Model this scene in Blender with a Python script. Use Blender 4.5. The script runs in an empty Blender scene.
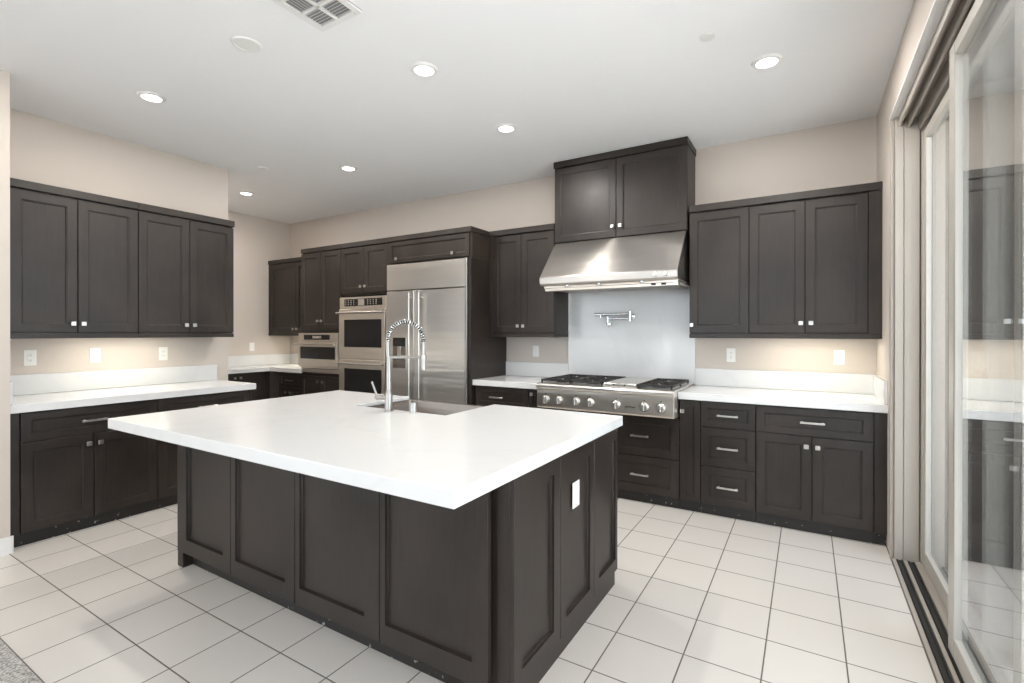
import bpy, bmesh, math, random
from mathutils import Vector, Matrix
random.seed(7)
C = bpy.context.scene.collection
PI = math.pi

# ------------------------------------------------------------------ camera
sc = bpy.context.scene
F_PX, YAW, PITCH, ROLL = 492.14, 0.5476, -0.0017, 0.0007
cam_d = bpy.data.cameras.new('camera'); cam = bpy.data.objects.new('camera', cam_d); C.objects.link(cam)
cam_d.sensor_fit = 'HORIZONTAL'; cam_d.sensor_width = 36.0
cam_d.lens = F_PX / 1024 * 36.0
cam_d.shift_x = 4.56 / 1024; cam_d.shift_y = -7.73 / 1024
cam_d.clip_start = 0.05; cam_d.clip_end = 200
fwd = Vector((-math.sin(YAW) * math.cos(PITCH), math.cos(YAW) * math.cos(PITCH), math.sin(PITCH)))
rgt = Vector((math.cos(YAW), math.sin(YAW), 0)); upv = rgt.cross(fwd)
r2 = rgt * math.cos(ROLL) + upv * math.sin(ROLL); u2 = upv * math.cos(ROLL) - rgt * math.sin(ROLL)
m = Matrix((r2, u2, -fwd)).transposed().to_4x4(); m.translation = Vector((-0.4368, -4.5495, 1.3684))
cam.matrix_world = m
sc.camera = cam

# ------------------------------------------------------------------ world and exposure
w = bpy.data.worlds.new('sky'); sc.world = w; w.use_nodes = True
bg = w.node_tree.nodes['Background']
bg.inputs['Color'].default_value = (0.80, 0.90, 1.0, 1); bg.inputs['Strength'].default_value = 4.3
sun_d = bpy.data.lights.new('sun', 'SUN'); sun_d.energy = 22.0; sun_d.angle = 0.02; sun_d.color = (1, 0.98, 0.95)
sun = bpy.data.objects.new('sun', sun_d); C.objects.link(sun)       # high over the garden: lights the ground outside, not the room
sun.rotation_euler = Vector((0.28, 0.10, 1.0)).to_track_quat('Z', 'Y').to_euler()
sc.view_settings.view_transform = 'Standard'; sc.view_settings.look = 'None'
sc.view_settings.gamma = 1; sc.view_settings.use_curve_mapping = False
sc.view_settings.exposure = 0.24
sc.cycles.max_bounces = 12; sc.cycles.diffuse_bounces = 6; sc.cycles.glossy_bounces = 5
sc.cycles.transparent_max_bounces = 12
sc.cycles.sample_clamp_indirect = 6
sc.cycles.caustics_reflective = False; sc.cycles.caustics_refractive = False

def portal(name, loc, rot, sx, sy):
    d = bpy.data.lights.new(name, 'AREA'); d.shape = 'RECTANGLE'; d.size = sx; d.size_y = sy
    d.cycles.is_portal = True
    o = bpy.data.objects.new(name, d); C.objects.link(o); o.location = loc; o.rotation_euler = rot
DOWN_W = 15.0      # each ceiling downlight
UNDER_W = 2.2      # each under-cabinet strip

# ------------------------------------------------------------------ key dimensions (metres)
H = 2.98; XL = -5.33; XN = -4.665; XR0 = -6.983; YP = -1.832; YN = -3.548; YR = -9.5
ZC = 0.914; ZS = 0.8607; ZU = 1.328; ZT = 2.405; DU = 0.347; DB = 0.61; DCT = 0.639
DOOR_Y0, DOOR_Y1, DOOR_Z = -0.76, -5.3, 2.68

# ------------------------------------------------------------------ materials
def mat(name):
    mt = bpy.data.materials.new(name); mt.use_nodes = True
    nt = mt.node_tree; b = nt.nodes['Principled BSDF']
    return mt, nt, b
def N(nt, t, **kw):
    n = nt.nodes.new(t)
    for k, v in kw.items():
        if k in n.inputs: n.inputs[k].default_value = v
        else: setattr(n, k, v)
    return n
def L(nt, a, ao, b, bi): nt.links.new(a.outputs[ao], b.inputs[bi])
def plain(name, col, rough=0.5, metal=0.0, bump=0.0, bscale=60, spec=None):
    mt, nt, b = mat(name)
    b.inputs['Base Color'].default_value = (*col, 1); b.inputs['Roughness'].default_value = rough
    b.inputs['Metallic'].default_value = metal
    if spec is not None: b.inputs['Specular IOR Level'].default_value = spec
    if bump:
        tc = N(nt, 'ShaderNodeTexCoord'); no = N(nt, 'ShaderNodeTexNoise', Scale=bscale, Detail=3)
        bp = N(nt, 'ShaderNodeBump', Strength=bump, Distance=0.002)
        L(nt, tc, 'Object', no, 'Vector'); L(nt, no, 'Fac', bp, 'Height'); L(nt, bp, 'Normal', b, 'Normal')
    return mt
def wood(name, c1, c2, rough=0.36):
    mt, nt, b = mat(name)
    tc = N(nt, 'ShaderNodeTexCoord'); mp = N(nt, 'ShaderNodeMapping'); mp.inputs['Scale'].default_value = (9, 9, 0.9)
    n1 = N(nt, 'ShaderNodeTexNoise', Scale=6, Detail=5, Roughness=0.6)
    n2 = N(nt, 'ShaderNodeTexNoise', Scale=2.6, Detail=3)
    mx = N(nt, 'ShaderNodeMath', operation='ADD'); h1 = N(nt, 'ShaderNodeMath', operation='MULTIPLY'); h1.inputs[1].default_value = 0.35
    h2 = N(nt, 'ShaderNodeMath', operation='MULTIPLY'); h2.inputs[1].default_value = 0.65
    cr = N(nt, 'ShaderNodeValToRGB')
    cr.color_ramp.elements[0].position = 0.34; cr.color_ramp.elements[0].color = (*c1, 1)
    cr.color_ramp.elements[1].position = 0.68; cr.color_ramp.elements[1].color = (*c2, 1)
    L(nt, tc, 'Object', mp, 'Vector'); L(nt, mp, 'Vector', n1, 'Vector'); L(nt, tc, 'Object', n2, 'Vector')
    L(nt, n1, 'Fac', h1, 0); L(nt, n2, 'Fac', h2, 0); L(nt, h1, 0, mx, 0); L(nt, h2, 0, mx, 1)
    L(nt, mx, 0, cr, 'Fac'); L(nt, cr, 'Color', b, 'Base Color')
    b.inputs['Specular IOR Level'].default_value = 0.42
    rr = N(nt, 'ShaderNodeMapRange'); rr.inputs['To Min'].default_value = rough - 0.12; rr.inputs['To Max'].default_value = rough + 0.12
    L(nt, n2, 'Fac', rr, 'Value'); L(nt, rr, 'Result', b, 'Roughness')
    bp = N(nt, 'ShaderNodeBump', Strength=0.06, Distance=0.001); L(nt, n1, 'Fac', bp, 'Height'); L(nt, bp, 'Normal', b, 'Normal')
    return mt
M = {}
M['wood'] = wood('espresso_stained_wood', (0.011, 0.0075, 0.0056), (0.033, 0.0245, 0.019), 0.39)
M['kick'] = plain('scuffed_dark_toe_kick', (0.010, 0.008, 0.007), 0.4)
M['duct'] = plain('grey_duct_metal', (0.30, 0.30, 0.305), 0.6)
M['inner'] = plain('dark_recess', (0.012, 0.010, 0.009), 0.7)
M['wall'] = plain('beige_wall_paint', (0.58, 0.52, 0.465), 0.75, bump=0.12, bscale=140)
M['ceil'] = plain('white_ceiling_paint', (0.86, 0.87, 0.885), 0.9, bump=0.1, bscale=120)
M['white'] = plain('white_trim_paint', (0.78, 0.78, 0.77), 0.4)
M['plate'] = plain('white_plastic', (0.82, 0.81, 0.78), 0.35)
M['slot'] = plain('outlet_slots', (0.05, 0.05, 0.05), 0.6)
M['nickel'] = plain('satin_nickel', (0.60, 0.58, 0.55), 0.3, 1.0)
M['faucet'] = plain('brushed_faucet_nickel', (0.40, 0.38, 0.355), 0.3, 1.0)
M['chrome'] = plain('polished_chrome', (0.72, 0.73, 0.74), 0.12, 1.0)
M['iron'] = plain('cast_iron_grate', (0.02, 0.019, 0.018), 0.5, bump=0.3, bscale=200)
M['black'] = plain('black_gloss_glass', (0.008, 0.008, 0.009), 0.08)
M['vinyl'] = plain('almond_door_frame', (0.37, 0.335, 0.295), 0.4)
M['vinyl_white'] = plain('pale_sash_frame', (0.46, 0.435, 0.395), 0.35)
M['track'] = plain('black_track_rubber', (0.012, 0.012, 0.012), 0.45)
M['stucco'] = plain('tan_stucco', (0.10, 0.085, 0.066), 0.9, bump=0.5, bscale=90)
M['concrete'] = plain('patio_concrete', (0.58, 0.575, 0.56), 0.8, bump=0.2)
M['paving'] = plain('grey_paving', (0.22, 0.22, 0.21), 0.85, bump=0.2)
M['carpet'] = plain('grey_carpet', (0.40, 0.38, 0.36), 1.0, bump=0.8, bscale=400)
def speckle(mt, c1, c2, scale, p0, p1, detail=2):
    nt = mt.node_tree; b = nt.nodes['Principled BSDF']
    tc = N(nt, 'ShaderNodeTexCoord'); no = N(nt, 'ShaderNodeTexNoise', Scale=scale, Detail=detail); cr = N(nt, 'ShaderNodeValToRGB')
    cr.color_ramp.elements[0].position = p0; cr.color_ramp.elements[0].color = (*c1, 1)
    cr.color_ramp.elements[1].position = p1; cr.color_ramp.elements[1].color = (*c2, 1)
    L(nt, tc, 'Object', no, 'Vector'); L(nt, no, 'Fac', cr, 'Fac'); L(nt, cr, 'Color', b, 'Base Color')
speckle(M['carpet'], (0.20, 0.19, 0.175), (0.55, 0.53, 0.50), 120, 0.35, 0.65)
speckle(M['kick'], (0.010, 0.008, 0.007), (0.35, 0.34, 0.32), 42, 0.71, 0.75, 1)
M['led'] = mat('lamp_diffuser')[0]
_b = M['led'].node_tree.nodes['Principled BSDF']
_b.inputs['Emission Color'].default_value = (1, 0.97, 0.92, 1); _b.inputs['Emission Strength'].default_value = 6

def steel(name, col=(0.72, 0.685, 0.64), rough=0.3, along='x', bump=0.02, rot=0.0):
    mt, nt, b = mat(name)
    tc = N(nt, 'ShaderNodeTexCoord'); mp = N(nt, 'ShaderNodeMapping')
    mp.inputs['Scale'].default_value = (1.0, 60, 260) if along == 'x' else (260, 260, 1.0)
    no = N(nt, 'ShaderNodeTexNoise', Scale=3, Detail=4)
    n2 = N(nt, 'ShaderNodeTexNoise', Scale=1.5, Detail=1)
    rr = N(nt, 'ShaderNodeMapRange'); rr.inputs['To Min'].default_value = rough - 0.02; rr.inputs['To Max'].default_value = rough + 0.03
    bp = N(nt, 'ShaderNodeBump', Strength=bump, Distance=0.0006)
    L(nt, tc, 'Object', mp, 'Vector'); L(nt, mp, 'Vector', no, 'Vector'); L(nt, tc, 'Object', n2, 'Vector')
    L(nt, no, 'Fac', rr, 'Value'); L(nt, rr, 'Result', b, 'Roughness')
    m3 = N(nt, 'ShaderNodeMapping'); m3.inputs['Scale'].default_value = (0.5, 0.5, 4.5); L(nt, tc, 'Object', m3, 'Vector')
    n3 = N(nt, 'ShaderNodeTexNoise', Scale=1.6, Detail=2); L(nt, m3, 'Vector', n3, 'Vector')
    b3 = N(nt, 'ShaderNodeBump', Strength=0.7, Distance=0.012); L(nt, n3, 'Fac', b3, 'Height'); L(nt, b3, 'Normal', bp, 'Normal')
    L(nt, no, 'Fac', bp, 'Height'); L(nt, bp, 'Normal', b, 'Normal')
    b.inputs['Base Color'].default_value = (*col, 1); b.inputs['Metallic'].default_value = 1.0
    b.inputs['Anisotropic'].default_value = 0.75; b.inputs['Anisotropic Rotation'].default_value = rot
    tg = N(nt, 'ShaderNodeTangent', direction_type='RADIAL', axis='Z'); L(nt, tg, 0, b, 'Tangent')
    return mt
M['steel'] = steel('brushed_stainless_steel')
M['steel_hood'] = steel('hood_stainless_steel', (0.60, 0.565, 0.53), 0.35, rot=0.25)
M['steel_warm'] = steel('warm_stainless_steel', (0.72, 0.655, 0.575), 0.32)
M['steel_sink'] = steel('sink_stainless_steel', (0.27, 0.235, 0.21), 0.25)

def tile_mat():
    mt, nt, b = mat('square_floor_tile')
    tc = N(nt, 'ShaderNodeTexCoord'); sp = N(nt, 'ShaderNodeSeparateXYZ'); L(nt, tc, 'Object', sp, 'Vector')
    def axis(out, off, size):
        a = N(nt, 'ShaderNodeMath', operation='SUBTRACT'); a.inputs[1].default_value = off; L(nt, sp, out, a, 0)
        d = N(nt, 'ShaderNodeMath', operation='DIVIDE'); d.inputs[1].default_value = size; L(nt, a, 0, d, 0)
        r = N(nt, 'ShaderNodeMath', operation='ROUND'); L(nt, d, 0, r, 0)
        s = N(nt, 'ShaderNodeMath', operation='SUBTRACT'); L(nt, d, 0, s, 0); L(nt, r, 0, s, 1)
        ab = N(nt, 'ShaderNodeMath', operation='ABSOLUTE'); L(nt, s, 0, ab, 0)
        mu = N(nt, 'ShaderNodeMath', operation='MULTIPLY'); mu.inputs[1].default_value = size; L(nt, ab, 0, mu, 0)
        fl = N(nt, 'ShaderNodeMath', operation='FLOOR'); L(nt, d, 0, fl, 0)
        return mu, fl
    dx, fx = axis('X', -1.1808, 0.2946); dy, fy = axis('Y', -1.7785, 0.2963)
    mn = N(nt, 'ShaderNodeMath', operation='MINIMUM'); L(nt, dx, 0, mn, 0); L(nt, dy, 0, mn, 1)
    mr = N(nt, 'ShaderNodeMapRange'); mr.inputs['From Min'].default_value = 0.0022; mr.inputs['From Max'].default_value = 0.0036
    L(nt, mn, 0, mr, 'Value')
    cb = N(nt, 'ShaderNodeCombineXYZ'); L(nt, fx, 0, cb, 'X'); L(nt, fy, 0, cb, 'Y')
    wn = N(nt, 'ShaderNodeTexWhiteNoise', noise_dimensions='3D'); L(nt, cb, 0, wn, 'Vector')
    no = N(nt, 'ShaderNodeTexNoise', Scale=5, Detail=4); L(nt, tc, 'Object', no, 'Vector')
    c1 = N(nt, 'ShaderNodeMix', data_type='RGBA')
    c1.inputs[6].default_value = (0.60, 0.562, 0.522, 1); c1.inputs[7].default_value = (0.645, 0.61, 0.57, 1)
    av = N(nt, 'ShaderNodeMath', operation='MULTIPLY_ADD'); av.inputs[1].default_value = 0.25; L(nt, wn, 'Value', av, 0)
    hv = N(nt, 'ShaderNodeMath', operation='MULTIPLY'); hv.inputs[1].default_value = 0.55; L(nt, no, 'Fac', hv, 0)
    L(nt, hv, 0, av, 2); L(nt, av, 0, c1, 0)
    c2 = N(nt, 'ShaderNodeMix', data_type='RGBA'); c2.inputs[6].default_value = (0.13, 0.115, 0.10, 1)
    L(nt, mr, 'Result', c2, 0); L(nt, c1, 2, c2, 7); L(nt, c2, 2, b, 'Base Color')
    rr = N(nt, 'ShaderNodeMapRange'); rr.inputs['To Min'].default_value = 0.8; rr.inputs['To Max'].default_value = 0.33
    L(nt, mr, 'Result', rr, 'Value'); L(nt, rr, 'Result', b, 'Roughness')
    bp = N(nt, 'ShaderNodeBump', Strength=0.5, Distance=0.0015); L(nt, mr, 'Result', bp, 'Height'); L(nt, bp, 'Normal', b, 'Normal')
    return mt
M['tile'] = tile_mat()
def quartz():
    mt, nt, b = mat('white_quartz')
    tc = N(nt, 'ShaderNodeTexCoord'); n0 = N(nt, 'ShaderNodeTexNoise', Scale=0.9, Detail=4, Distortion=0.6)
    L(nt, tc, 'Object', n0, 'Vector')
    cr = N(nt, 'ShaderNodeValToRGB'); e = cr.color_ramp.elements
    e[0].position = 0.485; e[0].color = (0.68, 0.68, 0.675, 1); e[1].position = 0.515; e[1].color = (0.68, 0.68, 0.675, 1)
    k = e.new(0.5); k.color = (0.66, 0.66, 0.655, 1)
    L(nt, n0, 'Fac', cr, 'Fac'); L(nt, cr, 'Color', b, 'Base Color'); b.inputs['Roughness'].default_value = 0.16
    return mt
M['quartz'] = quartz()
def glass():
    mt = bpy.data.materials.new('double_pane_glass'); mt.use_nodes = True; nt = mt.node_tree
    for n in list(nt.nodes): nt.nodes.remove(n)
    out = N(nt, 'ShaderNodeOutputMaterial'); mx = N(nt, 'ShaderNodeMixShader'); fr = N(nt, 'ShaderNodeMath', operation='MULTIPLY_ADD')
    tr = N(nt, 'ShaderNodeBsdfTransparent', Color=(0.93, 0.935, 0.935, 1)); gl = N(nt, 'ShaderNodeBsdfGlossy', Roughness=0.0, Color=(0.93, 0.94, 0.95, 1))
    geo = N(nt, 'ShaderNodeNewGeometry')
    dt = N(nt, 'ShaderNodeVectorMath', operation='DOT_PRODUCT'); L(nt, geo, 'Normal', dt, 0); L(nt, geo, 'Incoming', dt, 1)
    ab = N(nt, 'ShaderNodeMath', operation='ABSOLUTE'); L(nt, dt, 'Value', ab, 0)
    iv = N(nt, 'ShaderNodeMath', operation='SUBTRACT'); iv.inputs[0].default_value = 1.0; L(nt, ab, 0, iv, 1)
    pw = N(nt, 'ShaderNodeMath', operation='POWER'); pw.inputs[1].default_value = 5.0; L(nt, iv, 0, pw, 0)
    L(nt, pw, 0, fr, 0); fr.inputs[1].default_value = 1.0; fr.inputs[2].default_value = 0.07
    L(nt, fr, 0, mx, 0); L(nt, tr, 0, mx, 1); L(nt, gl, 0, mx, 2); L(nt, mx, 0, out, 'Surface')
    return mt
M['glass'] = glass()

# ------------------------------------------------------------------ mesh helpers
class Frame:
    """local axes: a = along the face, b = out of the wall, z = up"""
    def __init__(s, o, facing):
        s.o = Vector(o)
        s.R, s.B = {'-y': (Vector((1, 0, 0)), Vector((0, -1, 0))), '+x': (Vector((0, 1, 0)), Vector((1, 0, 0))),
                    '-x': (Vector((0, -1, 0)), Vector((-1, 0, 0))), '+y': (Vector((-1, 0, 0)), Vector((0, 1, 0)))}[facing]
    def __call__(s, a, b, z): return s.o + s.R * a + s.B * b + Vector((0, 0, z))
W = Frame((0, 0, 0), '-y')                       # back wall: a = x, b = -y
WL = Frame((XL, 0, 0), '+x')                     # left wall: a = y, b = x - XL
ID = lambda a, b, z: Vector((a, b, z))
class MB:
    def __init__(s, fr=None): s.bm = bmesh.new(); s.f = fr or ID
    def v(s, *p): return s.bm.verts.new(s.f(*p))
    def box(s, a0, a1, b0, b1, z0, z1, bev=0.0, seg=1):
        vs = [s.v(a, b, z) for z in (z0, z1) for b in (b0, b1) for a in (a0, a1)]
        fs = [s.bm.faces.new([vs[i] for i in q]) for q in ((0, 1, 3, 2), (4, 5, 7, 6), (0, 1, 5, 4), (2, 3, 7, 6), (0, 2, 6, 4), (1, 3, 7, 5))]
        if bev:
            es = list({e for f_ in fs for e in f_.edges})
            bmesh.ops.bevel(s.bm, geom=es, offset=bev, segments=seg, profile=0.5, affect='EDGES')
        return s
    def prism(s, pts, e0, e1, axis='a'):
        """pts: closed outline in the plane across the axis (a -> (b,z); z -> (a,b); b -> (a,z))"""
        def P(p, e): return {'a': (e, p[0], p[1]), 'b': (p[0], e, p[1]), 'z': (p[0], p[1], e)}[axis]
        A = [s.v(*P(p, e0)) for p in pts]; B = [s.v(*P(p, e1)) for p in pts]; n = len(pts)
        s.bm.faces.new(A); s.bm.faces.new(B[::-1])
        for i in range(n): s.bm.faces.new((A[i], A[(i + 1) % n], B[(i + 1) % n], B[i]))
        return s
    def rings(s, rs, cap0=True, cap1=True):
        R = [[s.bm.verts.new(p) for p in r] for r in rs]; n = len(R[0])
        for i in range(len(R) - 1):
            for j in range(n): s.bm.faces.new((R[i][j], R[i][(j + 1) % n], R[i + 1][(j + 1) % n], R[i + 1][j]))
        if cap0: s.bm.faces.new(R[0][::-1])
        if cap1: s.bm.faces.new(R[-1])
        return s
    def shaker(s, a0, a1, z0, z1, bf, t=0.02, rail=0.058, rz=None):
        """front face at b = bf, framed and recessed"""
        rz = rz or rail
        prof = [(0, 0, bf - t), (0, 0, bf - 0.0015), (0.0015, 0.0015, bf), (rail, rz, bf), (rail + 0.002, rz + 0.002, bf - 0.004),
                (rail + 0.007, rz + 0.007, bf - 0.005), (rail + 0.009, rz + 0.009, bf - 0.011)]
        rs = []
        for ia, iz, b in prof:
            rs.append([s.f(a0 + ia, b, z0 + iz), s.f(a1 - ia, b, z0 + iz), s.f(a1 - ia, b, z1 - iz), s.f(a0 + ia, b, z1 - iz)])
        return s.rings(rs)
    def cyl(s, p0, p1, r0, r1=None, n=20):
        p0 = Vector(s.f(*p0)); p1 = Vector(s.f(*p1)); r1 = r0 if r1 is None else r1
        return s._sweep([p0, p1], [r0, r1], n)
    def tube(s, pts, r, n=12):
        pts = [Vector(s.f(*p)) for p in pts]
        return s._sweep(pts, [r] * len(pts) if not isinstance(r, (list, tuple)) else r, n)
    def _sweep(s, pts, rr, n):
        rs = []; up = None
        for i, p in enumerate(pts):
            d = (pts[min(i + 1, len(pts) - 1)] - pts[max(i - 1, 0)])
            d = d.normalized() if d.length > 1e-9 else rs_d
            rs_d = d
            if up is None: up = Vector((0, 0, 1)) if abs(d.z) < 0.9 else Vector((1, 0, 0))
            x = (up - d * up.dot(d)).normalized(); y = d.cross(x); up = x
            rs.append([p + (x * math.cos(2 * PI * k / n) + y * math.sin(2 * PI * k / n)) * rr[i] for k in range(n)])
        return s.rings(rs)
    def lathe(s, c, prof, n=32):
        """vertical axis through c=(x,y); prof = [(r, z)...] closed with caps"""
        return s.rings([[s.f(c[0] + r * math.cos(2 * PI * k / n), c[1] + r * math.sin(2 * PI * k / n), z) for k in range(n)] for r, z in prof])
    def lathe_b(s, a, z, prof, n=24):
        """axis out of the wall at (a, z); prof = [(r, b)...]"""
        return s.rings([[s.f(a + r * math.cos(2 * PI * k / n), b, z + r * math.sin(2 * PI * k / n)) for k in range(n)] for r, b in prof])
    def build(s, name, mt, parent=None, smooth=False, bevel=0.0):
        bmesh.ops.recalc_face_normals(s.bm, faces=s.bm.faces[:])
        o_ = Vector((0, 0, 0)); p = parent
        while p is not None: o_ += p.location; p = p.parent
        me = bpy.data.meshes.new(name)
        if parent is None:
            xs = [v.co for v in s.bm.verts]
            c = Vector(((min(v.x for v in xs) + max(v.x for v in xs)) / 2, (min(v.y for v in xs) + max(v.y for v in xs)) / 2, min(v.z for v in xs)))
            if not getattr(s, 'keep', False): o_ = c
        for v in s.bm.verts: v.co -= o_
        s.bm.to_mesh(me); s.bm.free()
        me.materials.append(mt if not isinstance(mt, str) else M[mt])
        if smooth:
            for p_ in me.polygons: p_.use_smooth = True
            me.set_sharp_from_angle(angle=math.radians(35))
        o = bpy.data.objects.new(name, me); C.objects.link(o); o.parent = parent
        if parent is None: o.location = o_
        if bevel:
            b = o.modifiers.new('bevel', 'BEVEL'); b.width = bevel; b.segments = 2; b.limit_method = 'ANGLE'
        return o
def thing(name, label, cat, loc, group=None):
    o = bpy.data.objects.new(name, None); C.objects.link(o); o.location = loc; o.empty_display_size = 0.1
    o['label'] = label; o['category'] = cat
    if group: o['group'] = group
    return o
def tag(o, label, cat, group=None):
    o['label'] = label; o['category'] = cat
    if group: o['group'] = group
    return o
def struct(name, mb, mt, parent=None, **k):
    mb.keep = True
    o = mb.build(name, mt, parent, **k)
    if parent is None: o['kind'] = 'structure'
    return o

# ------------------------------------------------------------------ the room
struct('floor', MB().box(-7.2, 0.0, -3.857, 0.25, -0.12, 0.0), 'tile')
struct('floor_carpeted', MB().box(XN - 0.25, 0.0, YR, -3.857, -0.12, 0.006), 'carpet')
struct('ceiling', MB().box(-7.2, 0.25, YN - 0.2, 0.25, H, H + 0.15).box(XN - 0.25, 0.25, YR, YN - 0.2, H, H + 0.15), 'ceil')
struct('wall_back', MB().box(-7.2, 0.25, 0.0, 0.2, 0, H), 'wall')
struct('wall_left_recess', MB().box(-7.18, XR0, YP, 0.0, 0, H), 'wall')
struct('wall_left', MB().prism([(XL, YP), (XL, YN), (XN, YN), (XN, -4.9), (XN - 0.25, -4.9), (XN - 0.25, YN - 0.25), (-7.18, YN - 0.25), (-7.18, YP)], 0, H, 'z')
       .box(XN - 0.25, XN, -9.0, -4.9, 2.7, H).box(XN - 0.25, XN, YR, -9.0, 0, H), 'wall')
struct('wall_right', MB().prism([(0.0, 0.0), (0.0, DOOR_Y0 + 0.012), (0.0035, DOOR_Y0 + 0.0035), (0.012, DOOR_Y0), (0.25, DOOR_Y0), (0.25, 0.0)], 0, H, 'z')
       .box(0.0, 0.25, DOOR_Y1, DOOR_Y0, DOOR_Z, H).box(0.0, 0.25, YR, DOOR_Y1, 0, H), 'wall')
# rear wall with a wide window opening behind the camera, invented for daylight
rw = MB().box(XN - 0.25, -4.3, YR - 0.2, YR, 0, H).box(-0.4, 0.25, YR - 0.2, YR, 0, H).box(-4.3, -0.4, YR - 0.2, YR, 2.7, H)
struct('wall_rear', rw, 'wall')
wf = MB()
for a in (-4.3, -3.0, -1.7, -0.48): wf.box(a, a + 0.08, YR - 0.15, YR - 0.05, 0, 2.7)
wf.box(-4.22, -0.48, YR - 0.15, YR - 0.05, 0, 0.08).box(-4.22, -0.48, YR - 0.15, YR - 0.05, 2.62, 2.7)
struct('added_window_rear', wf, 'white')
wf = MB()
for a in (-9.0, -7.65, -6.3, -4.98): wf.box(XN - 0.18, XN - 0.08, a, a + 0.08, 0, 2.7)
wf.box(XN - 0.18, XN - 0.08, -8.92, -4.98, 0, 0.08).box(XN - 0.18, XN - 0.08, -8.92, -4.98, 2.62, 2.7)
struct('added_window_left', wf, 'white')  # unseen window added in the left wall to even out the daylight
struct('ground_left', MB().box(-16, XN - 0.25, YR - 0.2, YN - 0.25, -0.14, -0.03), 'paving')
b_ = MB().prism([(XN, YN + 0.014), (XN + 0.012, YN + 0.012), (XN + 0.016, YN), (XN + 0.016, -4.9), (XN, -4.9)], 0.0, 0.103, 'z')
struct('baseboard_left', b_, 'white')
# the little sloped return beside the left cabinets is painted wall; soffit lining of the door opening is white
struct('trim_1', MB().box(-0.012, 0.03, DOOR_Y1, DOOR_Y0 - 0.002, DOOR_Z - 0.012, DOOR_Z), 'white')

# ---- sliding door wall (right)
jamb = MB()
jamb.box(-0.008, 0.013, DOOR_Y0 - 0.012, DOOR_Y0, -0.012, DOOR_Z - 0.012, 0.003)
jamb.box(0.013, 0.0545, DOOR_Y0 - 0.03, DOOR_Y0, -0.012, DOOR_Z - 0.012, 0.002)
jamb.box(0.0575, 0.130, DOOR_Y0 - 0.03, DOOR_Y0, -0.012, DOOR_Z - 0.012, 0.002)
jamb.box(0.0545, 0.0575, DOOR_Y0 - 0.024, DOOR_Y0, -0.012, DOOR_Z - 0.012)
jamb.box(0.136, 0.20, DOOR_Y0 - 0.03, DOOR_Y0, -0.012, DOOR_Z - 0.012, 0.002)
struct('trim_2', jamb, 'vinyl')
head = MB()
for x0, x1, z0 in ((0.03, 0.042, 2.615), (0.042, 0.070, 2.655), (0.070, 0.084, 2.60), (0.084, 0.124, 2.655), (0.124, 0.136, 2.575), (0.136, 0.196, 2.62), (0.196, 0.215, 2.56)):
    head.box(x0, x1, DOOR_Y1, DOOR_Y0 - 0.002, z0, DOOR_Z - 0.0 if x0 > 0.03 else DOOR_Z, 0.002)
struct('trim_3', head, 'vinyl')
sill = MB().box(0.0, 0.25, DOOR_Y1, DOOR_Y0, -0.12, -0.012)
for x0, x1, z1 in ((0.0, 0.020, 0.006), (0.056, 0.074, 0.008), (0.110, 0.135, 0.010), (0.135, 0.25, 0.004)):
    sill.box(x0, x1, DOOR_Y1, DOOR_Y0 - 0.03, -0.012, z1, 0.002)
struct('trim_4', sill, 'vinyl')
for i, (x0, x1) in enumerate(((0.0205, 0.0555), (0.0745, 0.1095))):
    tk = MB().box(x0, x1, DOOR_Y1, DOOR_Y0 - 0.031, -0.0118, 0.002)
    tk.box(x0 + 0.003, x0 + 0.010, DOOR_Y1, DOOR_Y0 - 0.031, 0.002, 0.008, 0.001).box(x1 - 0.010, x1 - 0.003, DOOR_Y1, DOOR_Y0 - 0.031, 0.002, 0.008, 0.001)
    struct('trim_%d' % (5 + i), tk, 'track')
def slider(name, x, y0, y1, z0, z1, st=0.09, t=0.045, rb=0.085, rt=0.06):
    """sliding glass panel, room face at x, from y0 (far) down to y1 (near)"""
    fr = MB().box(x, x + t, y0 - st, y0, z0, z1, 0.003).box(x, x + t, y1, y1 + st * 0.75, z0, z1, 0.003)
    fr.box(x + 0.001, x + t - 0.001, y1 + st * 0.75, y0 - st, z0, z0 + rb, 0.003).box(x + 0.001, x + t - 0.001, y1 + st * 0.75, y0 - st, z1 - rt, z1, 0.003)
    f = struct(name, fr, 'vinyl_white')
    struct('glass', MB().box(x + 0.014, x + 0.020, y1 + st * 0.75 - 0.01, y0 - st + 0.01, z0 + rb - 0.01, z1 - rt + 0.01), 'glass', f)
    return f
slider('door_1', 0.083, -1.745, -3.50, 0.012, 2.585)
slider('door_2', 0.145, -0.765, -2.36, 0.012, 2.56, st=0.095)
slider('door_3', 0.083, -3.62, -5.28, 0.012, 2.585, st=0.11)

# ---- outside the sliding door
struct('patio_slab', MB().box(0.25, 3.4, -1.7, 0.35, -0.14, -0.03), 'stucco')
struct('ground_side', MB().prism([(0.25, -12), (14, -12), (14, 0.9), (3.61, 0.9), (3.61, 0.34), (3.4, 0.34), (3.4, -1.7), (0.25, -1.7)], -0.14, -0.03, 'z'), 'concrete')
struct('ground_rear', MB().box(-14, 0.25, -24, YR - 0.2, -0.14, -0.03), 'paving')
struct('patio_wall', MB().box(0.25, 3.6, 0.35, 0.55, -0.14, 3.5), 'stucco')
struct('patio_ceiling_and_sun_blocker', MB().box(0.25, 3.4, -1.7, 0.35, 3.2, 3.4).box(0.25, 1.35, YR, -1.7, 3.2, 3.4), 'stucco')  # patio ceiling, plus a long eave strip added to keep the sun out
struct('rear_light_blocker', MB().box(-8, 0.25, YR - 3.2, YR - 0.8, 2.9, 3.05), 'stucco')  # unseen slab added to cut daylight through the rear window
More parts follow.
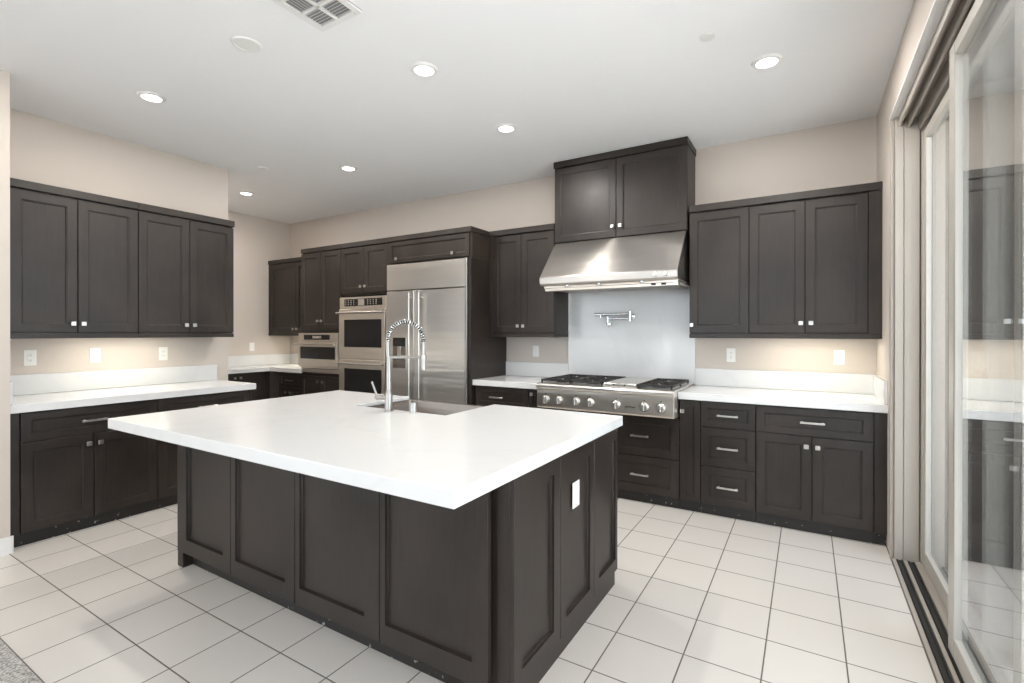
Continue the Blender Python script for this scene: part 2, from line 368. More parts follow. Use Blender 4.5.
struct('roof', MB().box(-7.4, 0.25, YN - 0.2, 0.3, H + 0.151, 3.4).box(XN - 1.0, 0.25, YR - 0.8, YN - 0.2, H + 0.151, 3.4), 'stucco')

portal('portal_rear', (-2.35, YR - 0.22, 1.35), (PI / 2, 0, 0), 3.9, 2.7)
portal('portal_left', (XN - 0.27, -6.95, 1.35), (0, -PI / 2, 0), 2.7, 4.1)
portal('portal_door', (0.27, -3.0, 1.35), (0, PI / 2, 0), 2.7, 4.7)

# ------------------------------------------------------------------ cabinets
def knob(parent, fr, a, z, b, s=0.015):
    """small square knob standing off face b"""
    mb = MB(fr).cyl((a, b - 0.001, z), (a, b + 0.018, z), 0.006, 0.005, 12)
    mb.box(a - s, a + s, b + 0.016, b + 0.027, z - s, z + s, 0.002)
    return mb.build('knob', 'nickel', parent)
def handle(parent, fr, a, z, b, L_=0.145):
    mb = MB(fr).box(a - L_ / 2, a + L_ / 2, b + 0.024, b + 0.033, z - 0.007, z + 0.007, 0.002)
    for s in (-1, 1): mb.box(a + s * (L_ / 2 - 0.012) - 0.006, a + s * (L_ / 2 - 0.012) + 0.006, b - 0.001, b + 0.027, z - 0.006, z + 0.006, 0.001)
    return mb.build('handle', 'nickel', parent)
G = 0.0026
def cabinet(name, label, group, fr, a0, a1, z0, z1, depth, fronts, crown=None, rail=False, kick=0.0, b0=0.002, ends=(0, 0), cat='cabinet', fillers=()):
    """fronts: (kind, a0, a1, z0, z1, [(knob a, z)...] or handle a)"""
    t = thing(name, label, cat, fr((a0 + a1) / 2, depth / 2, z0 if not kick else 0), group)
    bz0 = z0 + (kick if kick else 0) + (0.0345 if rail else 0)
    top = z1 - (0.001 if crown is None else crown[0])
    MB(fr).box(a0 + 0.0005, a1 - 0.0005, b0, depth - 0.0215, bz0, top, 0.001).build('body', 'wood', t)
    for fa0, fa1 in fillers:
        MB(fr).box(fa0 + 0.0005, fa1 - 0.0005, depth - 0.0212, depth - 0.004, bz0, top - 0.002, 0.001).build('filler_strip', 'wood', t)
    if kick: MB(fr).box(a0 + 0.0005, a1 - 0.0005, b0 + 0.05, depth - 0.03, 0.0, kick - 0.0005).build('toe_kick', 'kick', t)
    if crown:
        h, pr = crown
        e0 = a0 - (pr if ends[0] else 0) + 0.0003; e1 = a1 + (pr if ends[1] else 0) - 0.0003
        MB(fr).box(e0, e1, b0, depth + pr, z1 - h, z1, 0.003).build('crown_moulding', 'wood', t)
    if rail:
        MB(fr).box(a0 + 0.0005, a1 - 0.0005, depth - 0.021, depth - 0.001, z0, z0 + 0.034, 0.001).box(a0 + 0.0005, a0 + 0.0185, b0, depth - 0.0215, z0, z0 + 0.034).box(a1 - 0.0185, a1 - 0.0005, b0, depth - 0.0215, z0, z0 + 0.034).build('light_rail', 'wood', t)
    for k in fronts:
        kind, f0, f1, fz0, fz1, hw = k[:6]
        rail_w = k[6] if len(k) > 6 else (0.058 if kind == 'door' else 0.045)
        f0_, f1_, y0_, y1_ = f0 + G, f1 - G, fz0 + G, fz1 - G
        d = MB(fr).shaker(f0_, f1_, y0_, y1_, depth, 0.021, rail_w, rail_w if kind == 'door' else min(rail_w, (fz1 - fz0) * 0.24)).build(kind, 'wood', t)
        if kind == 'door' or isinstance(hw, list):
            for (ka, kz) in (hw or []): knob(d, fr, ka, kz, depth)
        elif hw is not None: handle(d, fr, hw, (fz0 + fz1) / 2, depth)
    return t
CR = (0.055, 0.006)
zr = ZU + 0.041; zd = ZT - 0.067
UP = 'wall-hung dark cabinets'
# right of the hood
cabinet('wall_cabinet', 'dark brown three-door wall cabinet at far right beside the sliding door', UP, W, -1.262, -0.001, ZU, ZT, DU,
        [('door', -1.262, -0.822, zr, zd, [(-1.240, 1.434)]), ('door', -0.822, -0.453, zr, zd, [(-0.479, 1.442)]),
         ('door', -0.453, -0.080, zr, zd, [(-0.416, 1.442)])], CR, True, fillers=[(-0.078, -0.001)])
# above the hood
cabinet('wall_cabinet', 'tall-set two-door dark cabinet directly above the stainless range hood', UP, W, -2.480, -1.280, 2.215, 2.976, DU,
        [('door', -2.480, -1.880, 2.215, 2.912, [(-1.908, 2.310)]), ('door', -1.880, -1.280, 2.215, 2.912, [(-1.838, 2.311)])], (0.058, 0.008), ends=(1, 1))
# between fridge and hood
cabinet('wall_cabinet', 'two-door dark wall cabinet between refrigerator and range hood', UP, W, -3.220, -2.484, ZU, ZT, DU,
        [('door', -3.180, -2.844, zr, zd, [(-2.874, 1.437)]), ('door', -2.844, -2.486, zr, zd, [(-2.812, 1.436)])], CR, True, fillers=[(-3.220, -3.182)])
# refrigerator surround with flip-up door
t = cabinet('refrigerator_cabinet', 'deep dark cabinet above the refrigerator with one wide flip-up door', UP, W, -4.368, -3.222, 2.108, ZT, 0.66,
            [('door', -4.325, -3.250, 2.118, 2.345, [(-4.195, 2.160), (-3.440, 2.160)], 0.04)], (0.052, 0.006), ends=(0, 1))
MB(W).box(-3.252, -3.2215, 0.002, 0.66, 0.0, 2.106, 0.001).build('side_panel', 'wood', t)
MB(W).box(-4.368, -4.332, 0.002, 0.63, 0.0, 2.106, 0.001).build('side_panel', 'wood', t)
# double-oven column
t = cabinet('oven_cabinet', 'tall dark cabinet column holding the double wall oven, two doors on top', None, W, -5.137, -4.371, 1.80, 2.415, 0.62,
            [('door', -5.137, -4.755, 1.826, 2.352, [(-4.786, 1.898)]), ('door', -4.755, -4.371, 1.826, 2.352, [(-4.716, 1.898)])], CR)
MB(W).box(-5.1365, -4.3715, 0.002, 0.598, 0.08, 0.34, 0.001).build('lower_body', 'wood', t)
MB(W).shaker(-5.135, -4.373, 0.09, 0.335, 0.619, 0.02, 0.05).build('drawer', 'wood', t)
for p0, p1 in ((-5.1365, -5.118), (-4.392, -4.3715)): MB(W).box(p0, p1, 0.002, 0.598, 0.34, 1.80).build('side_panel', 'wood', t)
MB(W).box(-5.1365, -4.3715, 0.05, 0.59, 0.0, 0.0795).build('toe_kick', 'kick', t)
# microwave column
t = cabinet('oven_cabinet', 'tall dark cabinet column holding the built-in speed oven, left of the double oven', None, W, -5.870, -5.139, 1.372, 2.415, 0.62,
            [('door', -5.870, -5.500, 1.408, 2.352, [(-5.537, 1.512)]), ('door', -5.500, -5.139, 1.408, 2.352, [(-5.466, 1.512)])], CR)
MB(W).box(-5.8695, -5.1395, 0.002, 0.598, 0.08, 0.865, 0.001).build('lower_body', 'wood', t)
for f0, f1, ka in ((-5.870, -5.490, -5.537), (-5.490, -5.139, -5.448)):
    d = MB(W).shaker(f0 + G, f1 - G, 0.09, 0.835, 0.619, 0.02, 0.05).build('door', 'wood', t); knob(d, W, ka, 0.77, 0.619)
for p0, p1 in ((-5.8695, -5.852), (-5.157, -5.1395)): MB(W).box(p0, p1, 0.002, 0.598, 0.865, 1.372).build('side_panel', 'wood', t)
MB(W).box(-5.852, -5.157, 0.60, 0.625, 0.880, 0.925, 0.002).build('trim_strip', 'steel_warm', t)
MB(W).box(-5.8695, -5.1395, 0.05, 0.59, 0.0, 0.0795).build('toe_kick', 'kick', t)
# corner wall cabinet
cabinet('wall_cabinet', 'dark wall cabinet in the far corner, left of the speed oven column', UP, W, -6.981, -5.873, ZU, 2.388, DU,
        [('door', -6.955, -6.360, zr, 2.328, [(-6.400, 1.420)]), ('door', -6.360, -5.875, zr, 2.328, [(-6.318, 1.420)])], CR, True, fillers=[(-6.981, -6.957)])
# left wall uppers
for a0, a1, k1, k2, am, lb in ((-3.475, -2.7315, -3.144, -3.084, -3.112, 'left two-door dark wall cabinet, the one nearest the camera on the left wall'),
                              (-2.7310, -1.966, -2.382, -2.317, -2.348, 'left wall two-door dark cabinet, the one ending beside the recessed corner')):
    cabinet('wall_cabinet', lb, UP, WL, a0, a1, ZU, ZT, 0.339,
            [('door', a0, am, zr, zd, [(k1, 1.434)]), ('door', am, a1, zr, zd, [(k2, 1.434)])], CR, True, ends=(0, a1 > -2))
# base cabinets, right run
LO = 'dark base cabinets under the counters'
zt = ZS - 0.008; zs1 = 0.662; zk = 0.083
def base(label, fr, a0, a1, fronts, kick=0.08, depth=DB, fillers=()):
    return cabinet('base_cabinet', label, LO, fr, a0, a1, 0.0, ZS, depth, fronts, None, False, kick, fillers=fillers)
base('wide dark base cabinet at far right, one long drawer over two doors', W, -0.752, -0.001,
     [('drawer', -0.752, -0.070, zs1, zt, -0.408, 0.05), ('door', -0.752, -0.410, zk, zs1, [(-0.443, 0.594)]), ('door', -0.410, -0.070, zk, zs1, [(-0.377, 0.594)])], fillers=[(-0.068, -0.001)])
base('dark base cabinet with a stack of three small drawers right of the cooktop', W, -1.126, -0.753,
     [('drawer', -1.126, -0.753, zs1, zt, -0.938), ('drawer', -1.126, -0.753, 0.370, zs1, -0.938, 0.055), ('drawer', -1.126, -0.753, zk, 0.370, -0.938, 0.055)])
base('narrow dark pull-out base cabinet between cooktop and three-drawer stack', W, -1.281, -1.127, [('door', -1.281, -1.127, zk, zt, [(-1.258, 0.770)], 0.042)])
t = cabinet('base_cabinet', 'dark base cabinet with deep drawers beneath the stainless cooktop', LO, W, -2.473, -1.282, 0.0, 0.712, DB,
            [('drawer', -2.473, -1.890, 0.380, 0.704, -2.180, 0.06), ('drawer', -1.890, -1.282, 0.380, 0.704, -1.587, 0.06),
             ('drawer', -2.473, -1.890, zk, 0.380, -2.180, 0.06), ('drawer', -1.890, -1.282, zk, 0.380, -1.587, 0.06)], None, False, 0.08)
base('narrow dark pull-out base cabinet immediately left of the cooktop', W, -2.615, -2.474, [('door', -2.615, -2.474, zk, zt, [(-2.572, 0.812)], 0.04)])
base('dark base cabinet right of the refrigerator, drawer over two doors', W, -3.220, -2.616,
     [('drawer', -3.205, -2.616, zs1, zt, -2.955), ('door', -3.205, -2.900, zk, zs1, [(-2.93, 0.594)]), ('door', -2.900, -2.616, zk, zs1, [(-2.87, 0.594)])])
# base cabinets, left wall
base('dark base cabinet on the left wall nearest the camera, long drawer over two doors', WL, -3.546, -2.713,
     [('drawer', -3.491, -2.713, zs1, zt, -3.112, 0.05), ('door', -3.491, -3.110, zk, zs1, [(-3.143, 0.597)]), ('door', -3.110, -2.713, zk, zs1, [(-3.078, 0.597)])], depth=0.617, fillers=[(-3.546, -3.493)])
base('dark base cabinet on the left wall partly hidden behind the island', WL, -2.712, -1.962,
     [('drawer', -2.712, -1.985, zs1, zt, -2.35, 0.05), ('door', -2.712, -2.350, zk, zs1, [(-2.38, 0.597)]), ('door', -2.350, -1.985, zk, zs1, [(-2.32, 0.597)])], depth=0.617, fillers=[(-1.983, -1.962)])
# recessed corner base cabinets
WR = Frame((XR0, 0, 0), '+x')
base('dark corner base cabinet beneath the counter left of the speed oven', W, -6.335, -5.872,
     [('drawer', -6.335, -5.872, zs1, zt, -6.110), ('door', -6.335, -6.115, zk, zs1, [(-6.185, 0.60)], 0.05), ('door', -6.115, -5.872, zk, zs1, [(-6.085, 0.60)], 0.05)])
base('dark base cabinet along the recessed left wall in the far corner', WR, -1.830, -0.612,
     [('door', -1.500, -1.055, zk, zt, [(-1.09, 0.80)]), ('door', -1.055, -0.680, zk, zt, [(-1.02, 0.80)])], depth=0.455, fillers=[(-0.678, -0.612), (-1.83, -1.502)])

# ------------------------------------------------------------------ countertops with upstands
def counter(label, outline, ups):
    t = thing('countertop', label, 'countertop', (sum(p[0] for p in outline) / len(outline), sum(p[1] for p in outline) / len(outline), ZS), 'white quartz worktops')
    MB().prism(outline, ZS + 0.0003, ZC, 'z').build('slab', 'quartz', t, bevel=0.003)
    if ups:
        mb = MB()
        for x0, x1, y0, y1 in ups: mb.box(x0, x1, y0, y1, ZC + 0.0003, 1.062, 0.002)
        mb.build('upstand', 'quartz', t)
    return t
counter('white quartz worktop right of the cooktop, ending at the sliding door wall', [(-1.288, -DCT), (-0.0005, -DCT), (-0.0005, -0.0005), (-1.288, -0.0005)],
        [(-1.276, -0.0008, -0.021, -0.0008), (-0.021, -0.0008, -DCT + 0.02, -0.0215)])
counter('white quartz worktop between refrigerator and cooktop', [(-3.220, -DCT), (-2.474, -DCT), (-2.474, -0.0005), (-3.220, -0.0005)],
        [(-3.220, -2.486, -0.021, -0.0008)])
counter('long white quartz worktop on the left wall cabinets', [(XL + 0.0005, YN + 0.001), (XL + 0.655, YN + 0.001), (XL + 0.655, -1.944), (XL + 0.0005, -1.944)],
        [(XL + 0.0008, XL + 0.021, YN + 0.022, -1.944), (XL + 0.0008, XL + 0.64, YN + 0.0012, YN + 0.021)])
counter('L-shaped white quartz worktop in the far left corner', [(XR0 + 0.001, YP + 0.001), (-6.50, YP + 0.001), (-6.50, -DCT), (-5.871, -DCT), (-5.871, -0.0005), (XR0 + 0.001, -0.0005)],
        [(XR0 + 0.0012, XR0 + 0.021, YP + 0.001, -0.0215), (XR0 + 0.0012, -5.873, -0.021, -0.0008)])
tag(MB().box(-2.484, -1.278, -0.018, -0.0006, 1.0 - 0.085, 1.762, 0.001).build('backsplash_panel', 'quartz'),
    'tall white quartz backsplash panel behind the cooktop, below the hood', 'backsplash')

# ------------------------------------------------------------------ island
IX0, IX1, IY0, IY1 = -3.6055, -1.3015, -3.4255, -1.9153
SX0, SX1, SY0 = -2.862, -2.140, -2.412
ct = MB().prism([(IX0, IY0), (IX1, IY0), (IX1, IY1), (SX1, IY1), (SX1, SY0), (SX0, SY0), (SX0, IY1), (IX0, IY1)], ZS + 0.0003, ZC, 'z').build('island_countertop', 'quartz', bevel=0.003)
tag(ct, 'large white quartz worktop covering the kitchen island, notched for the sink', 'countertop')
isl = thing('kitchen_island', 'large dark brown panelled kitchen island in the middle of the tiled floor', 'island', (-2.46, -2.5, 0))
MB().box(-3.585, SX0 - 0.02, -3.068, -1.955, 0.085, ZS, 0.001).box(SX1 + 0.02, -1.342, -3.049, -1.955, 0.085, ZS, 0.001)\
    .box(SX0 - 0.0199, SX1 + 0.0199, -3.068, SY0 - 0.03, 0.085, ZS, 0.001).box(SX0 - 0.0199, SX1 + 0.0199, SY0 - 0.0299, -1.955, 0.085, 0.64, 0.001).build('body', 'wood', isl)
MB().box(-3.53, -1.40, -3.035, -2.0, 0.0, 0.0845).build('toe_kick', 'kick', isl)
FI = Frame((0, -3.068, 0), '-y')
for a0, a1, g0, g1 in ((-3.600, -3.0445, -3.501, -3.118), (-3.0405, -2.5045, -3.000, -2.578), (-2.5005, -1.9475, -2.468, -2.036), (-1.9435, -1.408, -1.914, -1.478)):
    mb = MB(FI); bf = 0.022
    rs = []
    for k, b in ((0, 0.0), (0, bf - 0.0015), (0.0015, bf)):
        rs.append([mb.f(a0 + k, b, 0.088 + k), mb.f(a1 - k, b, 0.088 + k), mb.f(a1 - k, b, ZS - 0.003 - k), mb.f(a0 + k, b, ZS - 0.003 - k)])
    for k, b in ((0, bf), (0.001, bf - 0.010), (0.004, bf - 0.017)):
        rs.append([mb.f(g0 + k, b, 0.170 + k), mb.f(g1 - k, b, 0.170 + k), mb.f(g1 - k, b, 0.80 - k), mb.f(g0 + k, b, 0.80 - k)])
    mb.rings(rs).build('front_panel', 'wood', isl)
MB().box(-3.600, -3.540, -3.088, -3.030, 0.0, 0.0875, 0.001).build('foot', 'wood', isl)
MB().box(-1.392, -1.3415, -3.052, -1.94, 0.0, ZS - 0.0005, 0.001).build('end_board', 'wood', isl)
FE = Frame((-1.3415, 0, 0), '+x')
for i, (a0, a1, g0, g1) in enumerate(((-3.050, -2.6675, -2.990, -2.728), (-2.6635, -2.287, -2.605, -2.336), (-2.283, -1.940, -2.215, -1.962 - 0.01))):
    mb = MB(FE); bf = 0.019; rs = []
    for k, b in ((0, 0.0), (0, bf - 0.0015), (0.0015, bf)):
        rs.append([mb.f(a0 + k, b, 0.078 + k), mb.f(a1 - k, b, 0.078 + k), mb.f(a1 - k, b, ZS - 0.003 - k), mb.f(a0 + k, b, ZS - 0.003 - k)])
    for k, b in ((0, bf), (0.001, bf - 0.010), (0.004, bf - 0.016)):
        rs.append([mb.f(g0 + k, b, 0.142 + k), mb.f(g1 - k, b, 0.142 + k), mb.f(g1 - k, b, 0.787 - k), mb.f(g0 + k, b, 0.787 - k)])
    mb.rings(rs).build('end_panel', 'wood', isl)
MB(FE).box(-3.045, -1.958, 0.0002, 0.010, 0.0, 0.0775, 0.001).build('end_skirt', 'wood', isl)
def outlet(fr, a, z, parent=None, label=None, kind='outlet', b=0.0):
    t = parent if parent is not None else thing('wall_outlet', label, 'outlet', fr(a, b, z), 'white electrical cover plates')
    w_, h_ = 0.036, 0.058
    p = MB(fr).box(a - w_, a + w_, b + 0.0004, b + 0.006, z - h_, z + h_, 0.002).build('cover_plate', 'plate', t)
    if parent is not None: p['label'] = 'white outlet plate'
    if kind == 'outlet':
        i = MB(fr).box(a - 0.017, a + 0.017, b + 0.0062, b + 0.008, z - 0.034, z + 0.034, 0.002).build('socket', 'plate', p)
        s_ = MB(fr)
        for dz in (-0.019, 0.019):
            for da in (-0.006, 0.006): s_.box(a + da - 0.0013, a + da + 0.0013, b + 0.0081, b + 0.0084, z + dz - 0.002, z + dz + 0.006)
            s_.cyl((a, b + 0.0081, z + dz - 0.009), (a, b + 0.0084, z + dz - 0.009), 0.0022, n=8)
        if parent is None: s_.build('slots', 'slot', p)
        else: s_.bm.free()
    elif kind == 'coax': MB(fr).cyl((a, b + 0.006, z), (a, b + 0.014, z), 0.005, n=12).build('jack', 'nickel', p)
    else: MB(fr).box(a - 0.017, a + 0.017, b + 0.0062, b + 0.010, z - 0.034, z + 0.034, 0.003).build('rocker', 'plate', p)
outlet(FE, -2.49, 0.640, isl, b=0.0085)
outlet(WL, -3.285, 1.182, None, 'white outlet on the left wall, the one nearest the camera')
outlet(WL, -2.897, 1.186, None, 'white cover plate with a round jack, middle of three on left wall', 'coax')
outlet(WL, -2.408, 1.182, None, 'white outlet on the left wall, farthest of the three from the camera')
outlet(WR, -0.589, 1.175, None, 'white switch plate on recessed wall in the far left corner', 'switch')
outlet(W, -2.861, 1.178, None, 'white switch plate between refrigerator panel and cooktop backsplash', 'switch')
outlet(W, -0.991, 1.182, None, 'white outlet just right of the tall backsplash behind the cooktop')
outlet(W, -0.230, 1.182, None, 'white outlet near the right corner above the worktop')

# ------------------------------------------------------------------ sink, faucet, dispenser
snk = thing('farmhouse_sink', 'stainless steel apron-front sink set into the back edge of the island', 'sink', (-2.50, -2.15, 0.655))
sx0, sx1, sy0, sy1 = SX0 + 0.002, SX1 - 0.002, SY0 + 0.002, IY1 + 0.02
ZR = 0.896; ZB = 0.67
mb = MB()
def rr(x0, x1, y0, y1, z, r, n=5):
    out = []
    for cx, cy, a0 in ((x1 - r, y1 - r, 0), (x0 + r, y1 - r, PI / 2), (x0 + r, y0 + r, PI), (x1 - r, y0 + r, 1.5 * PI)):
        for k in range(n + 1):
            a = a0 + PI / 2 * k / n; out.append(Vector((cx + r * math.cos(a), cy + r * math.sin(a), z)))
    return out
mb.rings([rr(sx0, sx1, sy0, sy1, 0.655, 0.004), rr(sx0, sx1, sy0, sy1, ZR - 0.002, 0.004), rr(sx0 + 0.002, sx1 - 0.002, sy0 + 0.002, sy1 - 0.002, ZR, 0.004),
          rr(sx0 + 0.014, sx1 - 0.014, sy0 + 0.014, sy1 - 0.035, ZR, 0.012), rr(sx0 + 0.016, sx1 - 0.016, sy0 + 0.016, sy1 - 0.037, ZR - 0.004, 0.012),
          rr(sx0 + 0.018, sx1 - 0.018, sy0 + 0.018, sy1 - 0.039, ZB + 0.012, 0.014), rr(sx0 + 0.03, sx1 - 0.03, sy0 + 0.03, sy1 - 0.05, ZB, 0.02)])
mb.build('basin', 'steel_sink', snk, smooth=True)
MB().lathe((-2.50, -2.20), [(0.045, ZB - 0.004), (0.045, ZB + 0.002), (0.036, ZB + 0.003), (0.03, ZB + 0.001), (0.01, ZB + 0.001)]).build('drain', 'chrome', snk, smooth=True)
fx, fy = -2.514, -2.468; dv = Vector((0.854, 0.520, 0))
fau = thing('kitchen_faucet', 'tall brushed nickel spring-neck faucet standing in front of the island sink', 'faucet', (fx, fy, ZC))
FF = lambda a, b, z: Vector((fx, fy, z)) + dv * a + Vector((-dv.y, dv.x, 0)) * b
MB(FF).lathe((0, 0), [(0.030, ZC + 0.0005), (0.030, ZC + 0.004), (0.0225, ZC + 0.006), (0.0225, 1.022), (0.020, 1.026), (0.0145, 1.028), (0.0145, 1.222), (0.012, 1.228)], 24).build('body', 'faucet', fau, smooth=True)
arc = [(-0.004, 0, 1.225), (-0.006, 0, 1.26), (-0.006, 0, 1.315)]
arc += [(0.098 - 0.104 * math.cos(a), 0, 1.322 + 0.113 * math.sin(a)) for a in [PI * k / 20 for k in range(1, 20)]]
arc += [(0.203, 0, 1.315), (0.202, 0, 1.27), (0.202, 0, 1.235)]
MB(FF).tube(arc[2:-2], 0.0075, 10).build('hose', 'inner', fau, smooth=True)
MB(FF).tube(arc[:3], 0.0110, 14).build('hose_sleeve', 'faucet', fau, smooth=True)
MB(FF).tube(arc[-3:], 0.0100, 14).build('hose_end', 'faucet', fau, smooth=True)
# spring coil round the hose
def arcpt(t_):
    ln = [0]; P_ = [Vector(p) for p in arc[2:-2]]
    for i in range(1, len(P_)): ln.append(ln[-1] + (P_[i] - P_[i - 1]).length)
    d = t_ * ln[-1]
    for i in range(1, len(P_)):
        if d <= ln[i] + 1e-9:
            f = (d - ln[i - 1]) / (ln[i] - ln[i - 1]); return P_[i - 1].lerp(P_[i], f), (P_[i] - P_[i - 1]).normalized()
    return P_[-1], (P_[-1] - P_[-2]).normalized()
coil = []; turns = 25; per = 10
for k in range(turns * per + 1):
    p, d = arcpt(k / (turns * per)); s_ = Vector((0, 1, 0)); n_ = d.cross(s_).normalized(); a = 2 * PI * k / per
    q = p + (s_ * math.cos(a) + n_ * math.sin(a)) * 0.0125; coil.append((q.x, q.y, q.z))
MB(FF).tube(coil, 0.0040, 6).build('spring', 'chrome', fau, smooth=True)
MB(FF).cyl((0.202, 0, 1.238), (0.202, 0, 1.215), 0.010, 0.014).cyl((0.202, 0, 1.215), (0.202, 0, 1.152), 0.0145, 0.0155).build('spray_head', 'faucet', fau, smooth=True)
MB(FF).box(0.0, 0.199, -0.006, 0.006, 1.219, 1.235, 0.003).cyl((0.202, 0, 1.218), (0.202, 0, 1.236), 0.019, n=20).build('docking_arm', 'faucet', fau, smooth=True)
MB(FF).cyl((-0.018, 0, 0.995), (-0.072, 0, 0.998), 0.017, n=20).cyl((-0.072, 0, 0.998), (-0.080, 0, 0.998), 0.017, 0.008).build('valve', 'faucet', fau, smooth=True)
MB(FF).tube([(-0.070, 0, 1.010), (-0.078, 0, 1.03), (-0.098, 0, 1.085)], [0.007, 0.006, 0.006], 10).build('lever', 'faucet', fau, smooth=True)
sd = MB().lathe((-2.357, -2.432), [(0.021, ZC + 0.0005), (0.0205, ZC + 0.003), (0.0205, 0.968), (0.019, 0.972), (0.006, 0.972)], 24).build('air_switch', 'faucet', smooth=True)
tag(sd, 'short brushed nickel cylinder button beside the faucet on the island', 'air switch')

# ------------------------------------------------------------------ gas cooktop (range top)
rx0, rx1 = -2.450, -1.292
rt = thing('gas_cooktop', 'wide stainless gas cooktop with seven front knobs and black grates', 'cooktop', (-1.88, -0.36, 0.715))
MB(W).box(rx0 + 0.012, rx1 - 0.002, 0.03, 0.644, 0.7155, 0.9155, 0.001).build('housing', 'steel_warm', rt)
MB(W).prism([(0.640, 0.718), (0.742, 0.722), (0.752, 0.735), (0.752, 0.885), (0.640, 0.885)], rx0, rx1, 'a').build('control_panel', 'steel_warm', rt, bevel=0.002)
pf = [(0.0215, 0.9158), (0.0215, 0.934), (0.74, 0.934), (0.762, 0.930), (0.772, 0.918), (0.772, 0.902), (0.762, 0.890), (0.75, 0.8865), (0.648, 0.8865), (0.648, 0.9158)]
MB(W).prism(pf, rx0 - 0.004, rx1 + 0.004, 'a').build('top_plate', 'steel', rt, bevel=0.001)
for a0, a1 in ((-2.435, -2.155), (-2.150, -1.870), (-1.585, -1.312)):
    g = MB(W)
    for b in (0.10, 0.385, 0.405, 0.70): g.box(a0, a1, b - 0.006, b + 0.006, 0.950, 0.966, 0.002)
    for a in (a0 + 0.006, a1 - 0.006): g.box(a - 0.006, a + 0.006, 0.094, 0.706, 0.950, 0.966, 0.002)
    for cb in (0.245, 0.555):
        am = (a0 + a1) / 2
        for k in range(8):
            an = PI / 4 * k + PI / 8 * 0; r0, r1 = 0.035, 0.135
            p = [(am + math.cos(an) * r, cb + math.sin(an) * r) for r in (r0, r1)]
            g.tube([(p[0][0], p[0][1], 0.958), (min(max(p[1][0], a0 + 0.004), a1 - 0.004), p[1][1], 0.958)], 0.0065, 6)
    for a in (a0 + 0.008, a1 - 0.008):
        for b in (0.10, 0.395, 0.70): g.box(a - 0.006, a + 0.006, b - 0.006, b + 0.006, 0.9342, 0.952)
    g.build('grate', 'iron', rt)
    for cb in (0.245, 0.555):
        MB(W).lathe(((a0 + a1) / 2, cb), [(0.055, 0.9342), (0.052, 0.938), (0.036, 0.940), (0.034, 0.950), (0.010, 0.952)], 24).build('burner', 'iron', rt, smooth=True)
gr = MB(W).box(-1.862, -1.592, 0.10, 0.70, 0.9342, 0.962, 0.004).build('griddle_cover', 'steel', rt)
MB(W).box(-1.862, -1.592, 0.700, 0.716, 0.9342, 0.956, 0.002).build('griddle_trough', 'steel', rt)
for a in (-1.77, -1.68): MB(W).cyl((a, 0.716, 0.95), (a, 0.722, 0.95), 0.006, n=12).build('screw', 'inner', gr)
for a in (-2.364, -2.240, -2.083, -1.959, -1.737, -1.513, -1.387):
    kb = MB(W).lathe_b(a, 0.797, [(0.033, 0.7522), (0.033, 0.757), (0.028, 0.760), (0.0265, 0.782), (0.024, 0.785), (0.005, 0.785)]).build('control_knob', 'nickel', rt, smooth=True)
    MB(W).box(a - 0.007, a + 0.007, 0.7848, 0.797, 0.797 - 0.026, 0.797 + 0.026, 0.003).build('grip', 'nickel', kb)
    MB(W).lathe_b(a, 0.797, [(0.037, 0.7521), (0.037, 0.754)]).build('bezel', 'chrome', kb)
    MB(W).box(a - 0.006, a + 0.006, 0.7521, 0.7528, 0.842, 0.850).build('marking', 'slot', kb)
MB(W).box(-1.665, -1.585, 0.7521, 0.7540, 0.784, 0.793, 0.001).build('badge', 'chrome', rt)

# ------------------------------------------------------------------ range hood
hx0, hx1 = -2.462, -1.282
hd = thing('range_hood', 'wide sloped stainless range hood under the high cabinet above the cooktop', 'range hood', (-1.88, -0.3, 1.745))
MB(W).prism([(0.0195, 2.205), (0.365, 2.205), (0.376, 2.198), (0.680, 1.862), (0.686, 1.850), (0.680, 1.800), (0.672, 1.787), (0.60, 1.785), (0.0195, 1.785)], hx0, hx1, 'a').build('canopy', 'steel_hood', hd, bevel=0.002)
MB(W).box(hx0 + 0.01, hx1 - 0.01, 0.08, 0.615, 1.765, 1.7848, 0.002).box(hx0 + 0.012, hx1 - 0.012, 0.55, 0.60, 1.742, 1.7648, 0.002).build('bottom_frame', 'steel_warm', hd)
mb = MB(W)
for k in range(3):
    a0 = hx0 + 0.06 + k * 0.36
    for j in range(16): mb.box(a0 + j * 0.0215, a0 + j * 0.0215 + 0.012, 0.12, 0.54, 1.752, 1.7648, 0.001)
mb.build('baffle_filters', 'steel', hd)
for a in (-2.22, -1.93, -1.57): MB(W).lathe((a, 0.635), [(0.020, 1.7846), (0.020, 1.774), (0.014, 1.768), (0.004, 1.768)], 16).build('screw_cap', 'chrome', hd, smooth=True)
for a in (-1.50, -1.42): MB(W).box(a, a + 0.035, 0.6002, 0.614, 1.748, 1.764).build('switch', 'black', hd)
for a in (-1.452, -1.374): MB(W).lathe_b(a, 1.826, [(0.020, 0.680), (0.019, 0.697), (0.015, 0.701), (0.004, 0.701)]).build('hood_knob', 'nickel', hd, smooth=True)

